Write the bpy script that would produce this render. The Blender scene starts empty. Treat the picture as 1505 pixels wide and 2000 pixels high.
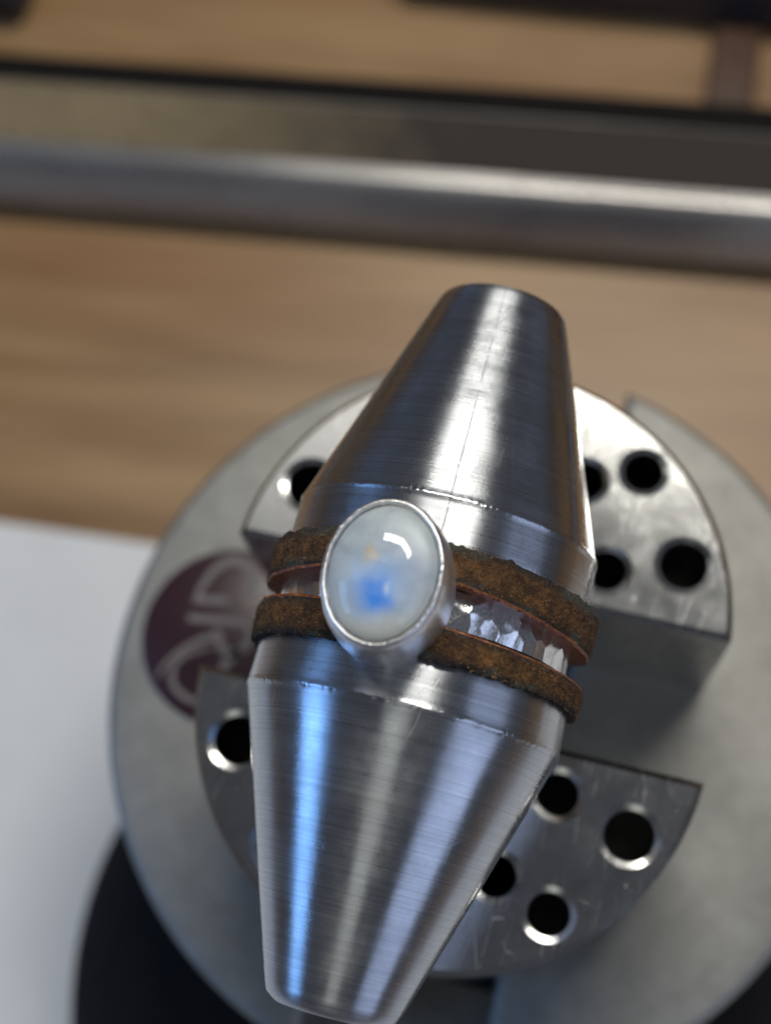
import bpy, bmesh, math, random
import numpy as np
from mathutils import Vector, Matrix, noise
random.seed(7)
rng = np.random.default_rng(7)
noise.seed_set(3)
sc = bpy.context.scene
col = sc.collection

# ------------------------------------------------------------------ camera
def camera():
    th, roll, yaw = math.radians(71.414), math.radians(-15.878), math.radians(-29.403)
    f = Vector((math.sin(yaw)*math.cos(th), math.cos(yaw)*math.cos(th), -math.sin(th)))
    r = f.cross(Vector((0, 0, 1))).normalized(); u = r.cross(f)
    r2 = r*math.cos(roll) + u*math.sin(roll); u2 = -r*math.sin(roll) + u*math.cos(roll)
    cd = bpy.data.cameras.new('camera'); co = bpy.data.objects.new('camera', cd); col.objects.link(co)
    M = Matrix((r2, u2, -f)).transposed().to_4x4(); M.translation = (0.956, -2.23, 10.8)
    co.matrix_world = M
    cd.sensor_fit = 'HORIZONTAL'; cd.sensor_width = 36; cd.lens = 2900/1505*36
    cd.clip_start = .1; cd.clip_end = 500
    cd.dof.use_dof = True; cd.dof.focus_distance = 9.08; cd.dof.aperture_fstop = .258; cd.dof.aperture_blades = 0
    sc.camera = co
camera()

# ------------------------------------------------------------------ world and lamps
w = bpy.data.worlds.new('World'); sc.world = w; w.use_nodes = True
w.node_tree.nodes['Background'].inputs[0].default_value = (.060, .064, .076, 1)
w.node_tree.nodes['Background'].inputs[1].default_value = 1.0
sc.view_settings.view_transform = 'Standard'; sc.view_settings.look = 'None'
sc.view_settings.exposure = .12; sc.view_settings.gamma = 1

def area(name, d, dist, sx, sy, power, colr, target=(0, 0, 1), spin=0):
    d = Vector(d).normalized()
    l = bpy.data.lights.new(name, 'AREA'); l.shape = 'RECTANGLE'; l.size = sx; l.size_y = sy
    l.energy = power; l.color = colr
    o = bpy.data.objects.new(name, l); col.objects.link(o)
    y = Vector((0, 1, 0)); y = (y - d*y.dot(d)).normalized(); x = y.cross(d)
    M = Matrix((x, y, d)).transposed() @ Matrix.Rotation(spin, 3, 'Z')
    M = M.to_4x4(); M.translation = Vector(target) + d*dist
    o.matrix_world = M
    return o
area('bench_lamp', (-.10, .56, .83), 26, 8.6, 3.5, 2400, (1, .97, .88), spin=math.radians(4))
area('bench_lamp_end', (.20, .51, .84), 26, 8.6, 3.5, 2400, (1, .97, .88), spin=math.radians(-34))
area('window_light', (-.83, -.34, .42), 60, 19, 34, 7600, (.21, .47, 1))
area('far_window_light', (.82, -.28, .40), 60, 34, 54, 6600, (.53, .65, .96))

area('ceiling_bounce', (-.27, .37, .89), 60, 20, 15, 640, (1, .98, .93))  # area lamp added to stand for light bounced off the ceiling
area('cone_stripe_fill', (.03, -.56, .83), 60, 15, 26, 720, (.97, 1, .9))  # added lamp, gives the lower cone its dim central stripe

# ------------------------------------------------------------------ node helpers
class NT:
    def __init__(s, name):
        s.m = bpy.data.materials.new(name); s.m.use_nodes = True
        s.t = s.m.node_tree; s.b = s.t.nodes['Principled BSDF']
    def n(s, typ, **kw):
        o = s.t.nodes.new(typ)
        ins = kw.pop('ins', {})
        for k, v in kw.items(): setattr(o, k, v)
        for k, v in ins.items(): s.set(o, k, v)
        return o
    def set(s, o, k, v):
        i = o.inputs[k]
        if isinstance(v, bpy.types.NodeSocket): s.t.links.new(v, i)
        else: i.default_value = v
    def bs(s, **kw):
        for k, v in kw.items(): s.set(s.b, k.replace('_', ' '), v)
    def coord(s, which='Object'): return s.n('ShaderNodeTexCoord').outputs[which]
    def mapping(s, vec, scale=(1, 1, 1), rot=(0, 0, 0), loc=(0, 0, 0)):
        return s.n('ShaderNodeMapping', ins={'Vector': vec, 'Scale': scale, 'Rotation': rot, 'Location': loc}).outputs[0]
    def noise(s, vec, scale=5, detail=4, rough=.55, dist=0):
        return s.n('ShaderNodeTexNoise', ins={'Vector': vec, 'Scale': scale, 'Detail': detail, 'Roughness': rough, 'Distortion': dist}).outputs[0]
    def vor(s, vec, scale, feature='F1', rnd=1):
        return s.n('ShaderNodeTexVoronoi', feature=feature, ins={'Vector': vec, 'Scale': scale, 'Randomness': rnd}).outputs[0]
    def ramp(s, fac, a, b, ca=(0, 0, 0, 1), cb=(1, 1, 1, 1)):
        r = s.n('ShaderNodeValToRGB', ins={'Fac': fac}); e = r.color_ramp.elements
        e[0].position = a; e[0].color = ca; e[1].position = b; e[1].color = cb
        return r.outputs[0]
    def mr(s, v, a, b, c, d):
        return s.n('ShaderNodeMapRange', ins={0: v, 1: a, 2: b, 3: c, 4: d}).outputs[0]
    def math(s, op, a, b=0.0, c=None):
        ins = {0: a, 1: b}
        if c is not None: ins[2] = c
        return s.n('ShaderNodeMath', operation=op, ins=ins).outputs[0]
    def mix(s, f, a, b, mode='MIX'):
        o = s.n('ShaderNodeMix', data_type='RGBA', blend_type=mode)
        s.set(o, 0, f); s.set(o, 6, a); s.set(o, 7, b)
        return o.outputs[2]
    def bump(s, h, strength=.2, dist=.01, normal=None):
        ins = {'Height': h, 'Strength': strength, 'Distance': dist}
        if normal is not None: ins['Normal'] = normal
        return s.n('ShaderNodeBump', ins=ins).outputs[0]
    def sep(s, v): return s.n('ShaderNodeSeparateXYZ', ins={0: v}).outputs

def C(r, g, b): return (r, g, b, 1)

# turned steel: fine lathe lines run round the part, so light smears along it
def mat_steel(name, seam=None):
    t = NT(name); uv = t.coord('UV')
    fine = t.noise(t.mapping(uv, (7, 260, 1)), 1, 3, .6)
    med = t.noise(t.mapping(uv, (3, 60, 1), loc=(3, 1, 0)), 1, 4, .65)
    smudge = t.noise(t.coord(), 2.6, 4, .6)
    # handling marks: short scratches in odd directions
    sc1 = t.vor(t.mapping(uv, (26, 1.7, 1), rot=(0, 0, .35)), 1.0, 'DISTANCE_TO_EDGE')
    sc2 = t.vor(t.mapping(uv, (14, 3.1, 1), rot=(0, 0, -1.2), loc=(5, 2, 0)), 1.0, 'DISTANCE_TO_EDGE')
    mask = t.ramp(t.noise(t.coord(), 4.5, 3, .6), .56, .66)
    scr = t.math('MULTIPLY', t.math('MAXIMUM', t.mr(sc1, 0, .007, 1, 0), t.mr(sc2, 0, .005, 1, 0)), mask)
    specks = t.math('MULTIPLY', t.mr(t.vor(t.coord(), 38), .05, .12, 1, 0), t.ramp(t.noise(t.coord(), 7, 2), .55, .6))
    c = t.mix(t.mr(med, .3, .7, 0, 1), C(.41, .425, .45), C(.60, .62, .65))
    c = t.mix(t.math('MULTIPLY', scr, .4), c, C(.75, .76, .78))
    c = t.mix(t.math('MULTIPLY', specks, .5), c, C(.2, .19, .18))
    pm = t.ramp(t.noise(t.coord(), 3.3, 4, .6), .35, .7, C(.35, .35, .35), C(1.2, 1.2, 1.2))
    h = t.math('MULTIPLY', pm, t.math('ADD', t.math('MULTIPLY', fine, 1.0), t.math('MULTIPLY', med, .5)))
    ding = t.math('MULTIPLY', t.mr(t.vor(t.mapping(t.coord(), (1, 1, 2.2)), 9), .02, .06, 1, 0), t.ramp(t.noise(t.coord(), 3, 2), .5, .56))
    h = t.math('SUBTRACT', h, t.math('MULTIPLY', ding, 2.5))
    if seam is not None:      # one thin dark layout line along the cone
        u = t.sep(uv)[0]
        wob = t.math('MULTIPLY', t.math('SUBTRACT', t.noise(t.mapping(uv, (1, 4, 1)), 1, 2), .5), .004)
        d = t.math('ABSOLUTE', t.math('SUBTRACT', t.math('ADD', u, wob), seam))
        brk = t.ramp(t.noise(t.mapping(uv, (1, 14, 1), loc=(9, 0, 0)), 1, 3), .36, .5)
        ln = t.math('MULTIPLY', t.mr(d, .0, .0013, 1, 0), brk)
        c = t.mix(t.math('MULTIPLY', ln, .85), c, C(.05, .05, .055))
    h = t.math('SUBTRACT', h, t.math('MULTIPLY', scr, .8))
    tan = t.n('ShaderNodeTangent', direction_type='RADIAL', axis='Z').outputs[0]
    t.bs(Base_Color=c, Metallic=1.0, Roughness=t.math('ADD', t.mr(smudge, .33, .67, .175, .32), t.math('MULTIPLY', med, .06)),
         Anisotropic=.86, Anisotropic_Rotation=.25, Tangent=tan, Normal=t.bump(h, .075, .008))
    return t.m

def mat_jaw():
    t = NT('ground_steel'); o = t.coord()
    br = t.noise(t.mapping(o, (150, 3, 3), rot=(0, 0, .1)), 1, 3, .65)
    br2 = t.noise(t.mapping(o, (120, 4, 4), rot=(0, 0, .95)), 1, 3, .65)
    br3 = t.noise(t.mapping(o, (120, 4, 4), rot=(0, 0, -.7)), 1, 3, .65)
    blot = t.noise(o, 3.2, 6, .7)
    def lines(rot, sx, sy, th, seed, lo):
        v = t.vor(t.mapping(o, (sx, sy, 1), rot=(0, 0, rot), loc=(seed, seed*.7, 0)), 1, 'DISTANCE_TO_EDGE')
        return t.math('MULTIPLY', t.mr(v, 0, th, 1, 0), t.ramp(t.noise(t.mapping(o, loc=(seed, 0, 0)), 2.3, 3), lo, lo+.08))
    ls = t.math('MAXIMUM', lines(.3, 5, .6, .0045, 1, .52), lines(-.5, 6, .7, .005, 4, .55))
    ls = t.math('MAXIMUM', ls, lines(1.3, 5, .7, .0045, 8, .52))
    ls = t.math('MAXIMUM', ls, lines(2.2, 9, 1.2, .006, 13, .55))
    specks = t.math('MULTIPLY', t.mr(t.vor(o, 30), .04, .11, 1, 0), t.ramp(t.noise(o, 5, 2), .5, .6))
    c = t.mix(t.mr(blot, .35, .65, 0, 1), C(.50, .50, .49), C(.60, .60, .59))
    c = t.mix(t.math('MULTIPLY', ls, .7), c, C(.9, .9, .9))
    c = t.mix(t.math('MULTIPLY', specks, .8), c, C(.8, .8, .78))
    h = t.math('ADD', t.math('ADD', t.math('MULTIPLY', br, .7), t.math('MULTIPLY', br2, .6)), t.math('MULTIPLY', br3, .6))
    h = t.math('ADD', h, t.math('MULTIPLY', ls, -.5))
    r = t.math('ADD', t.math('ADD', t.mr(blot, .3, .7, .125, .18), t.math('MULTIPLY', specks, .35)), t.math('MULTIPLY', ls, .25))
    t.bs(Base_Color=c, Metallic=1.0, Roughness=r, Normal=t.bump(h, .10, .006))
    return t.m

def mat_body():
    t = NT('blasted_metal'); o = t.coord()
    g = t.noise(o, 55, 4, .7); b = t.noise(o, 1.3, 4, .6); b2 = t.noise(o, 6, 4, .6)
    c = t.mix(t.mr(b, .3, .7, 0, 1), C(.26, .255, .236), C(.35, .345, .322))
    c = t.mix(t.mr(b2, .4, .7, 0, .35), c, C(.18, .175, .165))
    c = t.mix(t.math('MULTIPLY', t.mr(t.vor(o, 9), .03, .09, 1, 0), .5), c, C(.45, .45, .42))
    t.bs(Base_Color=c, Metallic=.8, Roughness=t.mr(g, .3, .7, .44, .58), Normal=t.bump(g, .35, .02))
    return t.m

def mat_plain(name, colr, rough=.5, metal=0, nscale=20, var=.15, bump=.1, **kw):
    t = NT(name); o = t.coord(); n = t.noise(o, nscale, 4, .6)
    a = C(*[x*(1-var) for x in colr]); b = C(*[min(1, x*(1+var)) for x in colr])
    t.bs(Base_Color=t.mix(t.mr(n, .3, .7, 0, 1), a, b), Metallic=metal, Roughness=t.mr(n, .3, .7, rough*.85, min(1, rough*1.15)), Normal=t.bump(n, bump, .01), **kw)
    return t.m

def mat_leather():
    t = NT('rough_leather'); o = t.coord(); uv = t.coord('UV')
    n1 = t.noise(o, 9, 5, .65); n2 = t.noise(o, 34, 4, .7, .6); n3 = t.noise(o, 90, 3, .6); n4 = t.noise(o, 3.2, 3, .6)
    c = t.mix(t.mr(n2, .36, .66, 0, 1), C(.06, .027, .011), C(.18, .085, .030))
    c = t.mix(t.math('MULTIPLY', t.ramp(n3, .54, .70), .75), c, C(.36, .205, .075))
    c = t.mix(t.ramp(n1, .42, .6, C(.8, .8, .8), C(0, 0, 0)), c, C(.035, .02, .013))
    v = t.sep(uv)[1]
    edge = t.math('ADD', t.math('ABSOLUTE', t.math('SUBTRACT', v, .5)), t.math('MULTIPLY', t.math('SUBTRACT', n1, .5), .5))
    c = t.mix(t.ramp(edge, .26, .42, C(0, 0, 0), C(.93, .93, .93)), c, C(.028, .023, .02))
    grime = t.math('MULTIPLY', t.ramp(n4, .5, .62), t.ramp(edge, .2, .34))
    c = t.mix(grime, c, C(.06, .062, .05))
    h = t.math('ADD', t.math('MULTIPLY', n2, 1), t.math('MULTIPLY', n3, .6))
    t.bs(Base_Color=c, Roughness=.85, Normal=t.bump(h, .7, .03)); t.b.inputs['Specular IOR Level'].default_value = .25
    return t.m

def mat_leather_cut():
    t = NT('cut_leather'); o = t.coord(); n = t.noise(o, 16, 4, .6)
    t.bs(Base_Color=t.mix(t.mr(n, .3, .7, 0, 1), C(.11, .028, .008), C(.27, .085, .025)), Roughness=.5, Normal=t.bump(n, .3, .02))
    return t.m

def mat_silver(name, rough, bumps):
    t = NT(name); o = t.coord(); n = t.noise(o, 60, 3, .6); b = t.noise(o, 6, 3, .6)
    sc_ = t.noise(t.mapping(o, (90, 6, 20), rot=(.4, .2, .7)), 1, 2, .6)
    t.bs(Base_Color=t.mix(t.mr(b, .3, .7, 0, 1), C(.76, .755, .75), C(.90, .895, .89)), Metallic=1.0,
         Roughness=t.mr(n, .3, .7, rough*.7, rough*1.4), Normal=t.bump(t.math('ADD', n, sc_), bumps, .008))
    return t.m

def mat_moonstone():
    t = NT('moonstone'); o = t.coord()
    wv = t.n('ShaderNodeTexNoise', ins={'Vector': o, 'Scale': 4.5, 'Detail': 4, 'Roughness': .55}).outputs['Color']
    off = t.n('ShaderNodeVectorMath', operation='SCALE', ins={0: t.n('ShaderNodeVectorMath', operation='SUBTRACT', ins={0: wv, 1: (.5, .5, .5)}).outputs[0], 'Scale': .16}).outputs[0]
    ow = t.n('ShaderNodeVectorMath', operation='ADD', ins={0: o, 1: off}).outputs[0]
    x, y, z = t.sep(ow); veil = t.noise(t.mapping(ow, (3, 9, 3), rot=(0, 0, .5)), 1, 4, .55); n = t.noise(ow, 4, 4, .6)
    def blob(cx, cy, rx, ry, p=1.0):
        dx = t.math('DIVIDE', t.math('SUBTRACT', x, cx), rx); dy = t.math('DIVIDE', t.math('SUBTRACT', y, cy), ry)
        d2 = t.math('ADD', t.math('MULTIPLY', dx, dx), t.math('MULTIPLY', dy, dy))
        return t.math('POWER', 2.718, t.math('MULTIPLY', d2, -p))       # soft gaussian
    c = t.mix(t.mr(n, .3, .7, 0, 1), C(.34, .40, .44), C(.50, .56, .57))
    c = t.mix(t.math('MULTIPLY', t.mr(veil, .42, .68, 0, 1), .5), c, C(.62, .65, .66))
    c = t.mix(t.math('MULTIPLY', blob(-.03, -.32, .34, .15), 1.0), c, C(.68, .63, .46))      # creamy lower edge: light gathered through the stone, put into the colour
    c = t.mix(t.math('MULTIPLY', blob(.22, -.12, .09, .07), .5), c, C(.56, .50, .38))
    c = t.mix(t.math('MULTIPLY', blob(.17, .06, .10, .10), .5), c, C(.34, .36, .52))
    c = t.mix(t.math('MULTIPLY', blob(.01, -.09, .2, .19), .9), c, C(.38, .58, .88))   # pale blue halo of the sheen, painted into the colour
    cut = t.mr(t.math('ADD', t.math('MULTIPLY', x, .9), t.math('MULTIPLY', y, .35)), .02, .06, 1, .3)   # cuts the painted sheen off along a slanted line
    c = t.mix(t.math('MULTIPLY', t.math('MULTIPLY', blob(.005, -.13, .10, .095), cut), 1.25), c, C(.04, .31, 1))  # core of the blue sheen, painted as colour
    c = t.mix(t.math('MULTIPLY', blob(.055, -.10, .02, .028), .7), c, C(.70, .82, 1))
    c = t.mix(t.math('MULTIPLY', blob(-.11, -.045, .02, .045), .7), c, C(.40, .62, 1))
    c = t.mix(t.math('MULTIPLY', blob(-.085, .095, .03, .05), .7), c, C(.78, .58, .30))   # amber flecks
    c = t.mix(t.math('MULTIPLY', blob(-.05, .075, .016, .03), .7), c, C(.75, .58, .34))
    t.bs(Base_Color=c, Roughness=.35, IOR=1.53)
    t.b.inputs['Transmission Weight'].default_value = .1
    t.b.inputs['Subsurface Weight'].default_value = .5
    t.b.inputs['Subsurface Radius'].default_value = (.08, .09, .10); t.b.inputs['Subsurface Scale'].default_value = 1.0
    return t.m

def mat_stone_shell():
    """clear outer layer with milky veils, the colours lie on the core below it"""
    t = NT('moonstone_shell'); o = t.coord()
    v1 = t.noise(t.mapping(o, (3, 6, 3), rot=(0, .3, .6)), 1, 3, .5, .6); v2 = t.noise(o, 5.5, 3, .5)
    fac = t.math('ADD', t.mr(v1, .4, .7, .02, .24), t.mr(v2, .4, .65, 0, .08))
    t.bs(Base_Color=C(.80, .84, .84), Roughness=.3); t.b.inputs['Specular IOR Level'].default_value = 0
    tr = t.n('ShaderNodeBsdfTransparent', ins={0: C(.99, .995, 1)})
    gl = t.n('ShaderNodeBsdfGlossy', ins={'Roughness': .05})
    m1 = t.n('ShaderNodeMixShader', ins={0: fac, 1: tr.outputs[0], 2: t.b.outputs[0]})
    fr = t.n('ShaderNodeFresnel', ins={'IOR': 1.53})
    bf = t.n('ShaderNodeNewGeometry').outputs['Backfacing']
    fr_ = t.math('MULTIPLY', fr.outputs[0], t.math('SUBTRACT', 1.0, bf))
    m2 = t.n('ShaderNodeMixShader', ins={0: fr_, 1: m1.outputs[0], 2: gl.outputs[0]})
    out = [n for n in t.t.nodes if n.type == 'OUTPUT_MATERIAL'][0]
    t.t.links.new(m2.outputs[0], out.inputs[0])
    return t.m

def mat_wood():
    t = NT('bench_wood'); o = t.mapping(t.coord(), rot=(0, 0, -.09))
    g = t.noise(t.mapping(o, (.16, 1.5, 1)), 1, 5, .6, .3); f = t.noise(t.mapping(o, (.5, 14, 1)), 1, 4, .6)
    big = t.noise(t.mapping(o, (.09, .5, 1), loc=(4, 2, 0)), 1, 3, .5)
    c = t.mix(t.mr(g, .32, .68, 0, 1), C(.23, .122, .05), C(.46, .288, .135))
    c = t.mix(t.mr(f, .35, .7, 0, .3), c, C(.19, .1, .045))
    c = t.mix(t.mr(big, .4, .65, 0, .45), c, C(.32, .15, .05))
    t.bs(Base_Color=c, Roughness=.42, Normal=t.bump(f, .1, .02))
    return t.m

def mat_bar():
    t = NT('satin_bar_steel'); o = t.coord()
    n = t.noise(t.mapping(o, (.6, 40, 40)), 1, 4, .6); b = t.noise(t.mapping(o, (.35, 1, 1)), 1, 3)
    t.bs(Base_Color=t.mix(t.mr(b, .35, .65, 0, 1), C(.30, .285, .275), C(.40, .385, .37)), Metallic=.7, Roughness=t.mr(b, .3, .7, .25, .33), Normal=t.bump(n, .1, .01))
    return t.m

STEEL_A = mat_steel('turned_steel_lined', seam=.5+.012)
STEEL = mat_steel('turned_steel')
JAW = mat_jaw(); BODY = mat_body(); LEATHER = mat_leather(); CUT = mat_leather_cut()
SILVER = mat_silver('hammered_silver', .2, .05); BEZEL = mat_silver('satin_silver', .34, .03)
STONE = mat_moonstone(); SHELL = mat_stone_shell(); WOOD = mat_wood(); BAR = mat_bar()
MAROON = mat_plain('maroon_enamel', (.035, .012, .018), .35)
LETTER = mat_plain('pale_badge_letters', (.16, .14, .14), .5)
BLACK = mat_plain('black_rubber', (.010, .0095, .0095), .8, nscale=8)
BLACK.node_tree.nodes['Principled BSDF'].inputs['Specular IOR Level'].default_value = .2
MATTE = mat_plain('gap_shade_black', (.012, .010, .009), .95, nscale=8)
MATTE.node_tree.nodes['Principled BSDF'].inputs['Specular IOR Level'].default_value = .1
DARK = mat_plain('dark_painted_metal', (.018, .02, .027), .45, nscale=6)
PAPER = mat_plain('white_paper', (.84, .835, .82), .9, nscale=1.2, var=.03, bump=.03)
def mat_top_reflection():  # tan-to-dark reflection on the bar's top face, put into the colour
    t = NT('painted_top_reflection'); o = t.coord(); n = t.noise(o, 2.2, 4, .6); f = t.noise(o, 9, 3, .6)
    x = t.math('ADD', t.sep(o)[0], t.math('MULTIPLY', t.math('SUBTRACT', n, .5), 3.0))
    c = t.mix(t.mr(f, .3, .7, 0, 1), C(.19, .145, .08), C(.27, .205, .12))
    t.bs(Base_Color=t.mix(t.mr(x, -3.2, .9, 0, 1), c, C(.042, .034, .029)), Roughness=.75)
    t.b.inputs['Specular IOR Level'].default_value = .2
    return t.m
TAN = mat_top_reflection()
COPPER = mat_plain('brown_wood', (.075, .032, .014), .6, nscale=5, var=.25)

# ------------------------------------------------------------------ mesh helpers
def link(name, me, mat, parent=None, M=None, smooth=40):
    o = bpy.data.objects.new(name, me); col.objects.link(o)
    for m in (mat if isinstance(mat, (list, tuple)) else [mat]): me.materials.append(m)
    if smooth:
        me.polygons.foreach_set('use_smooth', [True]*len(me.polygons)); me.set_sharp_from_angle(angle=math.radians(smooth))
    M = M if M is not None else Matrix.Identity(4)
    if parent is not None:
        o.parent = parent; o.matrix_local = wm(parent).inverted() @ M
    else: o.matrix_world = M
    o['_'] = 0; del o['_']
    WM[o.name] = M.copy()
    return o
WM = {}
def wm(o): return WM[o.name]
def tag(o, label=None, cat=None, group=None, kind=None):
    for k, v in (('label', label), ('category', cat), ('group', group), ('kind', kind)):
        if v: o[k] = v
    return o
def empty(name, loc, label, cat, group=None):
    o = bpy.data.objects.new(name, None); col.objects.link(o); o.location = loc; o.empty_display_size = .2
    WM[o.name] = Matrix.Translation(loc)
    return tag(o, label, cat, group)
def pydata(name, v, f):
    me = bpy.data.meshes.new(name); me.from_pydata([tuple(x) for x in v], [], f); me.update(); return me

def lathe(name, prof, segs, disp=None, uvscale=1.0, closed=True, sx=1, sy=1):
    """prof: list of (r, z) from one end to the other; the caps are fanned when closed. UV = (angle/2pi, z)."""
    n = len(prof); v = []
    for (r, z) in prof:
        for k in range(segs):
            a = 2*math.pi*k/segs - math.pi
            rr, zz = (r, z) if disp is None else disp(r, z, a)
            v.append((rr*math.cos(a)*sx, rr*math.sin(a)*sy, zz))
    f = []; uv = []
    for i in range(n-1):
        for k in range(segs):
            k2 = (k+1) % segs
            f.append((i*segs+k, i*segs+k2, (i+1)*segs+k2, (i+1)*segs+k))
            u0, u1 = k/segs, (k+1)/segs
            uv += [(u0, prof[i][1]), (u1, prof[i][1]), (u1, prof[i+1][1]), (u0, prof[i+1][1])]
    if closed:
        f.append(tuple(range(segs-1, -1, -1))); uv += [(0, 0)]*segs
        f.append(tuple((n-1)*segs+k for k in range(segs))); uv += [(0, 0)]*segs
    me = pydata(name, v, f)
    l = me.uv_layers.new(name='UVMap'); l.data.foreach_set('uv', [c*uvscale if 0 else c for p in uv for c in p])
    return me

def ring_sweep(name, prof, segs, disp=None):
    """closed cross-section swept round Z; material slot from the profile's third value; UV v = fourth value."""
    n = len(prof); v = []
    for (r, z, m, t_) in prof:
        for k in range(segs):
            a = 2*math.pi*k/segs - math.pi
            rr, zz = (r, z) if disp is None else disp(r, z, a)
            v.append((rr*math.cos(a), rr*math.sin(a), zz))
    f = []; uv = []; mi = []
    for i in range(n):
        j = (i+1) % n
        for k in range(segs):
            k2 = (k+1) % segs
            f.append((i*segs+k, i*segs+k2, j*segs+k2, j*segs+k)); mi.append(prof[i][2])
            uv += [(k/segs, prof[i][3]), ((k+1)/segs, prof[i][3]), ((k+1)/segs, prof[j][3]), (k/segs, prof[j][3])]
    me = pydata(name, v, f)
    l = me.uv_layers.new(name='UVMap'); l.data.foreach_set('uv', [c for p in uv for c in p])
    return me, mi

def plate(name, outline, holes, z0, z1, bevel, res=0):
    """solid plate with round holes, chamfered on every edge (2-D curve turned to mesh)"""
    cu = bpy.data.curves.new(name, 'CURVE'); cu.dimensions = '2D'; cu.fill_mode = 'BOTH'
    def spl(pts):
        s = cu.splines.new('POLY'); s.points.add(len(pts)-1)
        for p, q in zip(s.points, pts): p.co = (q[0], q[1], 0, 1)
        s.use_cyclic_u = True
    spl(outline)
    for (x, y, r) in holes:
        spl([(x+r*math.cos(2*math.pi*k/56), y+r*math.sin(2*math.pi*k/56)) for k in range(56)])
    cu.bevel_depth = bevel; cu.bevel_resolution = res; cu.offset = -bevel; cu.extrude = (z1-z0)/2 - bevel
    o = bpy.data.objects.new(name, cu); col.objects.link(o)
    dg = bpy.context.evaluated_depsgraph_get()
    me = bpy.data.meshes.new_from_object(o.evaluated_get(dg)); me.name = name
    bpy.data.objects.remove(o); bpy.data.curves.remove(cu)
    me.materials.clear()
    me.transform(Matrix.Translation((0, 0, (z0+z1)/2)))
    bm = bmesh.new(); bm.from_mesh(me); bmesh.ops.remove_doubles(bm, verts=bm.verts, dist=1e-5)
    bmesh.ops.recalc_face_normals(bm, faces=bm.faces); bm.to_mesh(me); bm.free()
    return me

def jaw_mesh(name, outline, holes, depth, ch=.045, cs=.054, cd_=.0165):
    """D-shaped jaw block: chamfered rim, pin holes with a shallow countersink and dark blind bores"""
    P = [Vector(p) for p in outline]; n = len(P); ins = []
    ar = sum(P[i].x*P[(i+1) % n].y-P[(i+1) % n].x*P[i].y for i in range(n)); sg = 1 if ar > 0 else -1
    for i in range(n):
        d0 = (P[i]-P[i-1]).normalized(); d1 = (P[(i+1) % n]-P[i]).normalized()
        n0 = Vector((-d0.y, d0.x))*sg; n1 = Vector((-d1.y, d1.x))*sg; m = (n0+n1)/max(.3, 1+n0.dot(n1))
        ins.append(P[i]+m*ch)
    cu = bpy.data.curves.new(name, 'CURVE'); cu.dimensions = '2D'; cu.fill_mode = 'BOTH'
    NH = 56
    def spl(pts):
        q_ = cu.splines.new('POLY'); q_.points.add(len(pts)-1)
        for p, q in zip(q_.points, pts): p.co = (q[0], q[1], 0, 1)
        q_.use_cyclic_u = True
    def circ(x, y, r): return [(x+r*math.cos(2*math.pi*k/NH), y+r*math.sin(2*math.pi*k/NH)) for k in range(NH)]
    spl([(p.x, p.y) for p in ins])
    for (x, y, r) in holes: spl(circ(x, y, r+cs))
    o = bpy.data.objects.new(name, cu); col.objects.link(o)
    me = bpy.data.meshes.new_from_object(o.evaluated_get(bpy.context.evaluated_depsgraph_get()))
    bpy.data.objects.remove(o); bpy.data.curves.remove(cu)
    bm = bmesh.new(); bm.from_mesh(me); bpy.data.meshes.remove(me)
    for f in bm.faces:
        f.normal_update()
        if f.normal.z < 0: f.normal_flip()
    def tube(loops, cap, mi=0):
        R_ = [[bm.verts.new(p) for p in l] for l in loops]
        for a, b in zip(R_[:-1], R_[1:]):
            for k in range(len(a)): bm.faces.new((a[k], a[(k+1) % len(a)], b[(k+1) % len(a)], b[k]))
        if cap: bm.faces.new(R_[-1]).material_index = mi
    tube([[(p.x, p.y, 0) for p in ins], [(p.x, p.y, -ch) for p in P], [(p.x, p.y, -depth) for p in P]], True)
    for (x, y, r) in holes:
        tube([[(a, b, z) for a, b in circ(x, y, q)] for q, z in ((r+cs, 0), (r+.006, -cd_), (r, -cd_-.012), (r, -depth*.96))], True, 1)  # black floor stands for the shade deep in the hole
    bmesh.ops.remove_doubles(bm, verts=bm.verts, dist=1e-5)
    bmesh.ops.recalc_face_normals(bm, faces=bm.faces)
    me = bpy.data.meshes.new(name); bm.to_mesh(me); bm.free(); return me

def rbox(name, x0, x1, y0, y1, z0, z1, b=.05):
    bm = bmesh.new(); bmesh.ops.create_cube(bm, size=1)
    for q in bm.verts: q.co = Vector((x0+(q.co.x+.5)*(x1-x0), y0+(q.co.y+.5)*(y1-y0), z0+(q.co.z+.5)*(z1-z0)))
    bmesh.ops.bevel(bm, geom=bm.edges[:], offset=b, segments=3, affect='EDGES', profile=.5)
    me = bpy.data.meshes.new(name); bm.to_mesh(me); bm.free(); return me

# ------------------------------------------------------------------ the setting
TZ = -6.0
me = pydata('table_top', [(-60, -60, TZ), (60, -60, TZ), (60, 60, TZ), (-60, 60, TZ), (-60, -60, TZ-2), (60, -60, TZ-2), (60, 60, TZ-2), (-60, 60, TZ-2)],
            [(0, 1, 2, 3), (7, 6, 5, 4), (0, 4, 5, 1), (1, 5, 6, 2), (2, 6, 7, 3), (3, 7, 4, 0)])
tag(link('table_top', me, WOOD, smooth=0), 'brown wooden bench top with soft grain', kind='structure')

pg = rbox('paper_sheet', -20, 16, -18, 1.72, TZ+.004, TZ+.03, .008)
o = link('paper_sheet', pg, PAPER, M=Matrix.Translation((-4.5, 1.7, 0)) @ Matrix.Rotation(math.radians(4.5), 4, 'Z') @ Matrix.Translation((4.5, -1.75, 0)))
tag(o, 'sheet of plain white paper on the bench at the left', 'paper')

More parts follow.
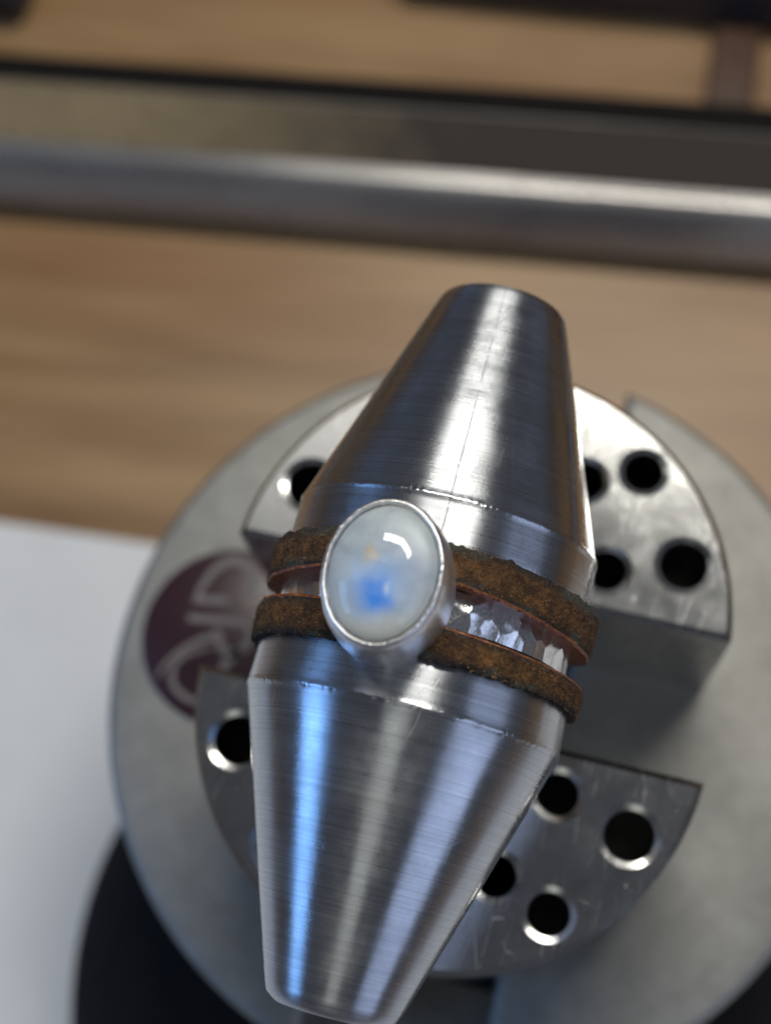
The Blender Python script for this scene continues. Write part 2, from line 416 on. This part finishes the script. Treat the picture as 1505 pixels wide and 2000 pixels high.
# long bar lying across the bench behind the vise
RB = Matrix.Translation((-3.0, 6.03, TZ)) @ Matrix.Rotation(math.radians(6.3), 4, 'Z')
bar = empty('steel_bar', (-3.0, 6.03, TZ), 'long satin steel bar with a rounded front edge lying across the bench', 'metal bar')
def extr(name, prof, x0, x1, nx=2):
    n = len(prof); v = []; f = []
    for i in range(nx):
        x = x0+(x1-x0)*i/(nx-1)
        v += [(x, y, z) for y, z in prof]
    for i in range(nx-1):
        for k in range(n):
            k2 = (k+1) % n; f.append((i*n+k2, i*n+k, (i+1)*n+k, (i+1)*n+k2))
    f.append(tuple(range(n))); f.append(tuple((nx-1)*n+k for k in range(n-1, -1, -1)))
    return pydata(name, v, f)
arc = [(.54+.22*math.sin(a), .70+.22*math.cos(a)) for a in np.linspace(-1.05, 0, 12)]
link('bar_body', extr('bar_body', [(0.10, .29), (0.05, .32), (.06, .36)] + arc + [(1.48, .92), (1.52, .89), (1.52, .29)], -22, 16), BAR, bar, RB, 30)
link('gap_shade_strip', extr('gap_shade_strip', [(.42, .004), (.42, .287), (1.523, .287), (1.523, .8), (1.95, .8), (2.0, .72), (2.0, .004)], -22, 16), MATTE, bar, RB, 30)  # dark strip standing in for the shaded gap behind and under the bar
link('reflection_strip', extr('reflection_strip', [(.66, .923), (.66, .936), (1.46, .936), (1.46, .923)], -22, 16), TAN, bar, RB, 30)  # thin sheet added to carry the painted reflection

# dark case beyond the bar with a brown strap lying out of it, and a dark block at the far left
case = empty('tool_case', (3, 10.1, TZ), 'long dark tool case beyond the steel bar with a brown strap lying in front', 'case')
SM = Matrix.Translation((0, 9.97, 0)) @ Matrix.Rotation(math.radians(4.0), 4, 'Z')
link('case_body', rbox('case_body', -3.4, 10, 0, 5, TZ+.05, TZ+.9, .12), DARK, case, SM)
link('strap', rbox('strap', .74, 1.36, -1.36, .06, TZ+.004, TZ+.2, .05), COPPER, case, SM)
tag(link('tool_block', rbox('tool_block', -12, -8.35, 8.35, 11, TZ, TZ+.7, .15), DARK), 'dark block at the far left corner of the bench', 'block')

# ------------------------------------------------------------------ the vise
H = 1.938; RJ = 1.9; G2 = .53; KK = .115; RBODY = 3.21
vise = empty('engraving_vise', (0, 0, TZ), 'round grey engraving vise with two pin-holed steel jaws and a maroon badge', 'vise')
# body: two cheeks either side of the slot, joined by a drum below
def cheek(sgn, R, xs, n=140):
    a0 = math.acos(xs/R)
    return [(sgn*R*math.cos(a), R*math.sin(a)*sgn) for a in np.linspace(-a0, a0, n)]
bm = bmesh.new()
for s in (1, -1):
    m_ = plate('c', cheek(s, RBODY, .735), [], -3.5, -H, .09, 3); bm.from_mesh(m_); bpy.data.meshes.remove(m_)
m_ = lathe('d', [(2.2, -4.6), (2.9, -4.2), (3.1, -3.7), (3.1, -3.44)], 96); bm.from_mesh(m_); bpy.data.meshes.remove(m_)
me = bpy.data.meshes.new('body'); bm.to_mesh(me); bm.free()
link('body', me, BODY, vise, smooth=35)
BC = Matrix.Translation((0, -2.45, 0))
link('base', lathe('base', [(3.2, TZ+.031), (3.5, TZ+.1), (3.66, TZ+.5), (3.66, TZ+1.0), (3.5, TZ+1.4), (3.1, TZ+1.62), (2.2, TZ+1.7)], 96), BLACK, vise, BC, 60)

# jaws: plates on a D outline, the pattern of pin holes mirrored
HOLES = [(1.455, 1.02, .175), (1.02, 1.68, .145), (.60, 1.515, .145), (.905, .855, .145)]
def jaw_outline(s):
    cy = G2-KK; x0 = math.sqrt(RJ**2-KK**2); a0 = math.asin(KK/RJ)
    return [(s*RJ*math.cos(a), s*(cy+RJ*math.sin(a))) for a in np.linspace(a0, math.pi-a0, 150)]
for s, lb in ((1, 'far jaw, bright where the lamp reflects'), (-1, 'near jaw, darker grey and speckled')):
    hs = [(x*k if (k > 0 or abs(x-1.02) > .01) else -.97, y*s, r) for x, y, r in HOLES for k in (1, -1)]
    j = link('jaw', jaw_mesh('jaw', jaw_outline(s), hs, H+.4), [JAW, BLACK], vise, smooth=8); j['label'] = lb
link('jaw_carriage', rbox('jaw_carriage', -.70, .70, -2.3, 2.3, -3.4, -2.36, .03), BLACK, vise)

# round badge on the body, with raised letters
badge = link('badge', lathe('badge', [(.80, -H+.004), (.80, -H+.02), (.785, -H+.028)], 80), MAROON, vise, Matrix.Translation((-2.205, .066, 0)), 40)
def stroke(name, pts, wd, z0, z1):
    # smooth polyline with a width per point, made a thin raised solid
    P = [Vector(p) for p in pts]; n = 8*(len(P)-1)+1; Q = []; Wd = []
    for i in range(n):
        t_ = i/8; k = min(int(t_), len(P)-2); u = t_-k
        p0, p1, p2, p3 = P[max(k-1, 0)], P[k], P[k+1], P[min(k+2, len(P)-1)]
        Q.append(.5*((2*p1)+(p2-p0)*u+(2*p0-5*p1+4*p2-p3)*u*u+(3*p1-p0-3*p2+p3)*u**3))
        Wd.append(wd[k]*(1-u)+wd[k+1]*u)
    v = []; f = []
    for i, q in enumerate(Q):
        d = (Q[min(i+1, n-1)]-Q[max(i-1, 0)]).normalized(); m = Vector((-d.y, d.x))*Wd[i]/2
        for z in (z0, z1): v += [(q.x+m.x, q.y+m.y, z), (q.x-m.x, q.y-m.y, z)]
    for i in range(n-1):
        a, b = 4*i, 4*i+4
        f += [(a+2, a+3, b+3, b+2), (a, a+2, b+2, b), (a+3, a+1, b+1, b+3), (a+1, a, b, b+1)]
    f += [(0, 1, 3, 2), (4*n-4, 4*n-2, 4*n-1, 4*n-3)]
    return v, f
def letter(name, strokes):
    V = []; F = []
    for i, (p, wd) in enumerate(strokes):
        wd = [q*.8 for q in (wd if isinstance(wd, (list, tuple)) else [wd]*len(p))]
        z = -H+.032+.003*i
        v, f = stroke(name, p, wd, z-.012, z); F += [tuple(a+len(V) for a in q) for q in f]; V += v
    link(name, pydata(name, V, F), LETTER, badge, smooth=0)
letter('letter_g', [([(-2.569, .321), (-2.59, .391), (-2.566, .493), (-2.523, .601), (-2.453, .692), (-2.361, .746), (-2.251, .733), (-2.163, .651), (-2.117, .555), (-2.13, .47)], [.06, .07, .075, .085, .095, .10, .10, .10, .085, .05]),
                    ([(-2.62, .315), (-2.31, .372)], .09)])
letter('letter_r', [([(-2.625, .145), (-2.05, .216)], .09),
                    ([(-2.087, .199), (-2.036, .095), (-2.064, -.027), (-2.174, -.084), (-2.276, -.024), (-2.346, .107)], [.06, .085, .095, .10, .09, .05]),
                    ([(-2.264, .042), (-2.372, .016), (-2.497, -.065), (-2.619, -.188), (-2.705, -.324), (-2.732, -.445)], [.10, .09, .075, .06, .05, .03])])
letter('letter_s', [([(-2.327, -.067), (-2.456, -.129), (-2.577, -.221), (-2.622, -.335), (-2.576, -.47), (-2.458, -.545), (-2.327, -.565), (-2.19, -.533)], [.03, .05, .06, .065, .07, .075, .07, .06]),
                    ([(-2.072, -.039), (-2.136, -.106), (-2.186, -.222), (-2.175, -.334)], [.07, .1, .09, .05])])

# ------------------------------------------------------------------ the double cone that holds the ring
AX = Vector((0, 1, .036)).normalized(); EX = Vector((1, 0, 0)); NX = EX.cross(AX)
AO = Vector((-.166, 0, 1.253))
AM = Matrix((NX, EX, AX)).transposed().to_4x4(); AM.translation = AO
mandrel = empty('ring_holder', (-.166, -.16, -1.3), 'double-ended turned steel cone clamped across the jaws with two leather washers', 'ring holder')

def nick(z0):
    """tiny burrs on the edge between cone and cylinder"""
    def d(r, z, a):
        k = math.exp(-((z-z0)/.02)**2)
        if k < .02: return r, z
        p = Vector((a*38, z*60, z0*9)); q = Vector((a*7, 3.1, z0))
        e = noise.noise(p)*.005 + noise.noise(p*2.7)*.003
        e = e*.6*max(0, .3+1.2*noise.noise(q)) + .004
        return r + k*e, z + k*noise.noise(q*4)*.007
    return d
def rows(pts, dense):
    out = []
    for (r0, z0), (r1, z1) in zip(pts[:-1], pts[1:]):
        n = max(2, int(abs(z1-z0)/.05)+1)
        zs = list(np.linspace(0, 1, n)[:-1])
        out += [(r0+(r1-r0)*t_, z0+(z1-z0)*t_) for t_ in zs]
    out.append(pts[-1])
    extra = []
    def rad(z):
        for (r0, z0), (r1, z1) in zip(pts[:-1], pts[1:]):
            if min(z0, z1) <= z <= max(z0, z1) and z0 != z1: return r0+(r1-r0)*(z-z0)/(z1-z0)
    for z in np.linspace(dense-.045, dense+.045, 13): extra.append((rad(z), z))
    out = [p for p in out if abs(p[1]-dense) > .05] + extra
    out.sort(key=lambda p: (p[1]))
    return out
up = [(.98, .0), (1.018, .17), (1.009, .487), (.455, 2.11)]
pr = rows(up, .487) + [(.443, 2.135), (.425, 2.155), (.40, 2.17), (.37, 2.178), (.2, 2.18)]
link('cone', lathe('cone', pr, 900, nick(.487)), STEEL_A, mandrel, AM, 40)
lo = [(.43, -2.60), (1.039, -.803), (1.03, -.52), (.98, -.3)]
pr = [(.2, -2.652), (.365, -2.65), (.372, -2.647)] + rows(lo, -.803)
link('cone', lathe('cone', pr, 900, nick(-.803)), STEEL, mandrel, AM, 40)
link('core', lathe('core', [(.84, -.42), (.84, .12)], 96), BLACK, mandrel, AM, 40)
link('stem', lathe('stem', [(.34, -1.3), (.36, -1.27), (.36, .55)], 48), STEEL, mandrel, Matrix.Translation((-.166, -.16, 0)), 40)

def washer(za, zb, ro, ri, seed, tilt_a, tilt_b, jag):
    """za: far edge (+), zb: near edge (-)"""
    prof = []
    nO = 30
    for i in range(nO+1):
        t_ = i/nO; z = za+(zb-za)*t_; r = ro - .014*abs(2*t_-1)**4
        prof.append((r, z, 1 if (jag == 'a' and t_ > .93) or (jag == 'b' and t_ < .05) else 0, t_))
    for t_ in (.25, .5, .75): prof.append((ro-.014+(ri-ro+.014)*t_, zb+.004, 1, 1.0))
    for t_ in (0, .5, 1): prof.append((ri, zb+(za-zb)*t_, 1, .5))
    for t_ in (.75, .5, .25): prof.append((ro-.014+(ri-ro+.014)*t_, za-.004, 1, 0.0))
    mid = (za+zb)/2
    def d(r, z, a):
        c = Vector((math.cos(a)*1.1, math.sin(a)*1.1, z))
        outer = (r-ri)/(ro-ri)
        n = noise.noise(c*7+Vector((seed, 0, 0)))*.011 + noise.noise(c*22+Vector((0, seed, 0)))*.007 + noise.noise(c*55+Vector((0, seed, 3)))*.006
        t_ = (z-zb)/(za-zb)
        sn = math.sin(a)**2 if jag == 'a' else math.sin(a)
        dz = (tilt_a*t_ + tilt_b*(1-t_))*sn*max(0, math.cos(a*.5))
        if jag == 'a': e = t_**4
        else: e = (1-t_)**4
        dz += e*(noise.noise(Vector((a*9, seed, 0)))*.02 + noise.noise(Vector((a*31, seed, 1)))*.011)
        return r + n*max(0, outer), z + dz
    me, mi = ring_sweep('leather_washer', prof, 900, d)
    o = link('leather_washer', me, [LEATHER, CUT], mandrel, AM, 60)
    me.polygons.foreach_set('material_index', mi); me.update()
    # loose fibres standing off the rough outside
    V = []; F = []
    vs = [v.co.copy() for v in me.vertices][:(nO+1)*900]
    for k in range(3600):
        p = random.choice(vs); 
        if p.x < -.35: continue
        nr = Vector((p.x, p.y, 0)).normalized(); tg = Vector((-nr.y, nr.x, 0))
        d1 = (tg*random.uniform(-1, 1)+Vector((0, 0, random.uniform(-1, 1)))+nr*random.uniform(.05, .5)).normalized()
        L = random.uniform(.01, .04); wv = d1.cross(nr).normalized()*random.uniform(.0012, .0026)
        bend = Vector((random.uniform(-1, 1), random.uniform(-1, 1), random.uniform(-1, 1)))*L*.3
        a0 = p - nr*.004; m0 = a0 + d1*L*.55 + bend; e0 = a0 + d1*L
        b = len(V); V += [a0-wv, a0+wv, m0-wv*.8, m0+wv*.8, e0]
        F += [(b, b+1, b+3, b+2), (b+2, b+3, b+4)]
    fo = link('leather_fibre', pydata('leather_fibre', V, F), FIBRE, o, AM, 0); fo['kind'] = 'stuff'
    return o
def mat_fibre():
    t = NT('leather_fibres'); n = t.noise(t.coord(), 25, 3, .7)
    t.bs(Base_Color=t.mix(t.mr(n, .35, .65, 0, 1), C(.05, .025, .012), C(.33, .17, .055)), Roughness=.7)
    return t.m
FIBRE = mat_fibre()
washer(.19, -.045, 1.095, .86, 5.0, -.05, -.13, 'a')
washer(-.298, -.522, 1.095, .86, 11.0, -.05, 0, 'b')

# ------------------------------------------------------------------ the ring
ring = empty('moonstone_ring', (-.166, -.17, .27), 'silver ring with hammered band and oval moonstone in a smooth bezel', 'ring')
cent = [(rng.uniform(-math.pi, math.pi), rng.uniform(-.14, .14)) for _ in range(165)]
ca = np.array(cent); rad_ = rng.uniform(.75, 1.35, len(cent))
def hammer(r, z, a):
    if r < .945: return r, z
    da = (ca[:, 0]-a+math.pi) % (2*math.pi)-math.pi
    dz = ca[:, 1]-(z+.17)
    return r + min(.02, 1.1*float(((da**2+dz**2)*rad_).min())) - .006, z
pf = []
ZA, ZB = -.058, -.285
for t_ in np.linspace(0, 1, 23):
    pf.append((.955+.008*(1-(2*t_-1)**2), ZA+(ZB-ZA)*t_, 0, t_))
pf += [(.94, ZB-.001, 0, 1), (.88, ZB+.01, 0, 1), (.865, (ZA+ZB)/2, 0, .5), (.88, ZA-.01, 0, 0), (.94, ZA+.001, 0, 0)]
me, mi = ring_sweep('band', pf, 900, hammer)
link('band', me, SILVER, ring, AM, 12)

bz = Vector((-.022, -.002, .4)).normalized(); by = (Vector((0, 1, 0))-bz*bz.y).normalized(); bx = by.cross(bz)
BM = Matrix((bx, by, bz)).transposed() @ Matrix.Rotation(math.radians(3), 3, 'Z'); BM = BM.to_4x4(); BM.translation = (-.293, -.198, 2.28)
SA, SB = .354, .445
def oval(r, z, a): return r, z
def ovalmesh(name, prof, segs, disp=None):
    n = len(prof); v = []; f = []
    for (off, z) in prof:
        for k in range(segs):
            a = 2*math.pi*k/segs
            ca_, sa_ = math.cos(a), math.sin(a)
            nx, ny = ca_/SA, sa_/SB; l = math.hypot(nx, ny)
            dd = (0, 0) if disp is None else disp(off, z, a)
            v.append((SA*ca_+nx/l*(off+dd[0]), SB*sa_+ny/l*(off+dd[0]), z+dd[1]))
    for i in range(n-1):
        for k in range(segs):
            k2 = (k+1) % segs; f.append((i*segs+k, i*segs+k2, (i+1)*segs+k2, (i+1)*segs+k))
    return pydata(name, v, f)
def bzd(off, z, a):
    k = max(0, (z-.34)/.08)
    return (noise.noise(Vector((a*6, z*4, 1)))*.004 + k*noise.noise(Vector((a*24, z*30, 4)))*.002, k*noise.noise(Vector((a*17, 2, 5)))*.003)
prb = [(-.20, -.08), (.01, -.08), (.022, -.04), (.028, .02), (.03, .1), (.03, .18), (.026, .26), (.017, .325), (.008, .365), (.0, .385), (-.008, .398), (-.017, .403), (-.022, .401), (-.029, .395), (-.034, .38), (-.035, .33)]
link('bezel', ovalmesh('bezel', prb, 220, bzd), BEZEL, ring, BM, 60)
# cabochon: a clear shell over a milky core
def dome(name, k, z0, dh, N1=40, N2=160):
    v = []; f = []; sa, sb = (SA-.028)*k, (SB-.028)*k
    for i in range(N1):
        t_ = i/(N1-1)*math.pi/2; rr = math.cos(t_)**.9 if i < N1-1 else 0
        for q in range(N2):
            a = 2*math.pi*q/N2
            v.append((sa*rr*math.cos(a), sb*rr*math.sin(a), z0+dh*math.sin(t_)))
    for i in range(N1-1):
        for q in range(N2): f.append((i*N2+q, i*N2+(q+1) % N2, (i+1)*N2+(q+1) % N2, (i+1)*N2+q))
    f.append(tuple(range(N2-1, -1, -1)))
    me = pydata(name, v, f); bm = bmesh.new(); bm.from_mesh(me); bmesh.ops.remove_doubles(bm, verts=bm.verts, dist=1e-6); bm.to_mesh(me); bm.free()
    return me
st = link('stone', dome('stone', 1, .36, .20), SHELL, ring, BM, 80)
link('stone_core', dome('stone_core', .965, .378, .075), STONE, st, BM, 80)
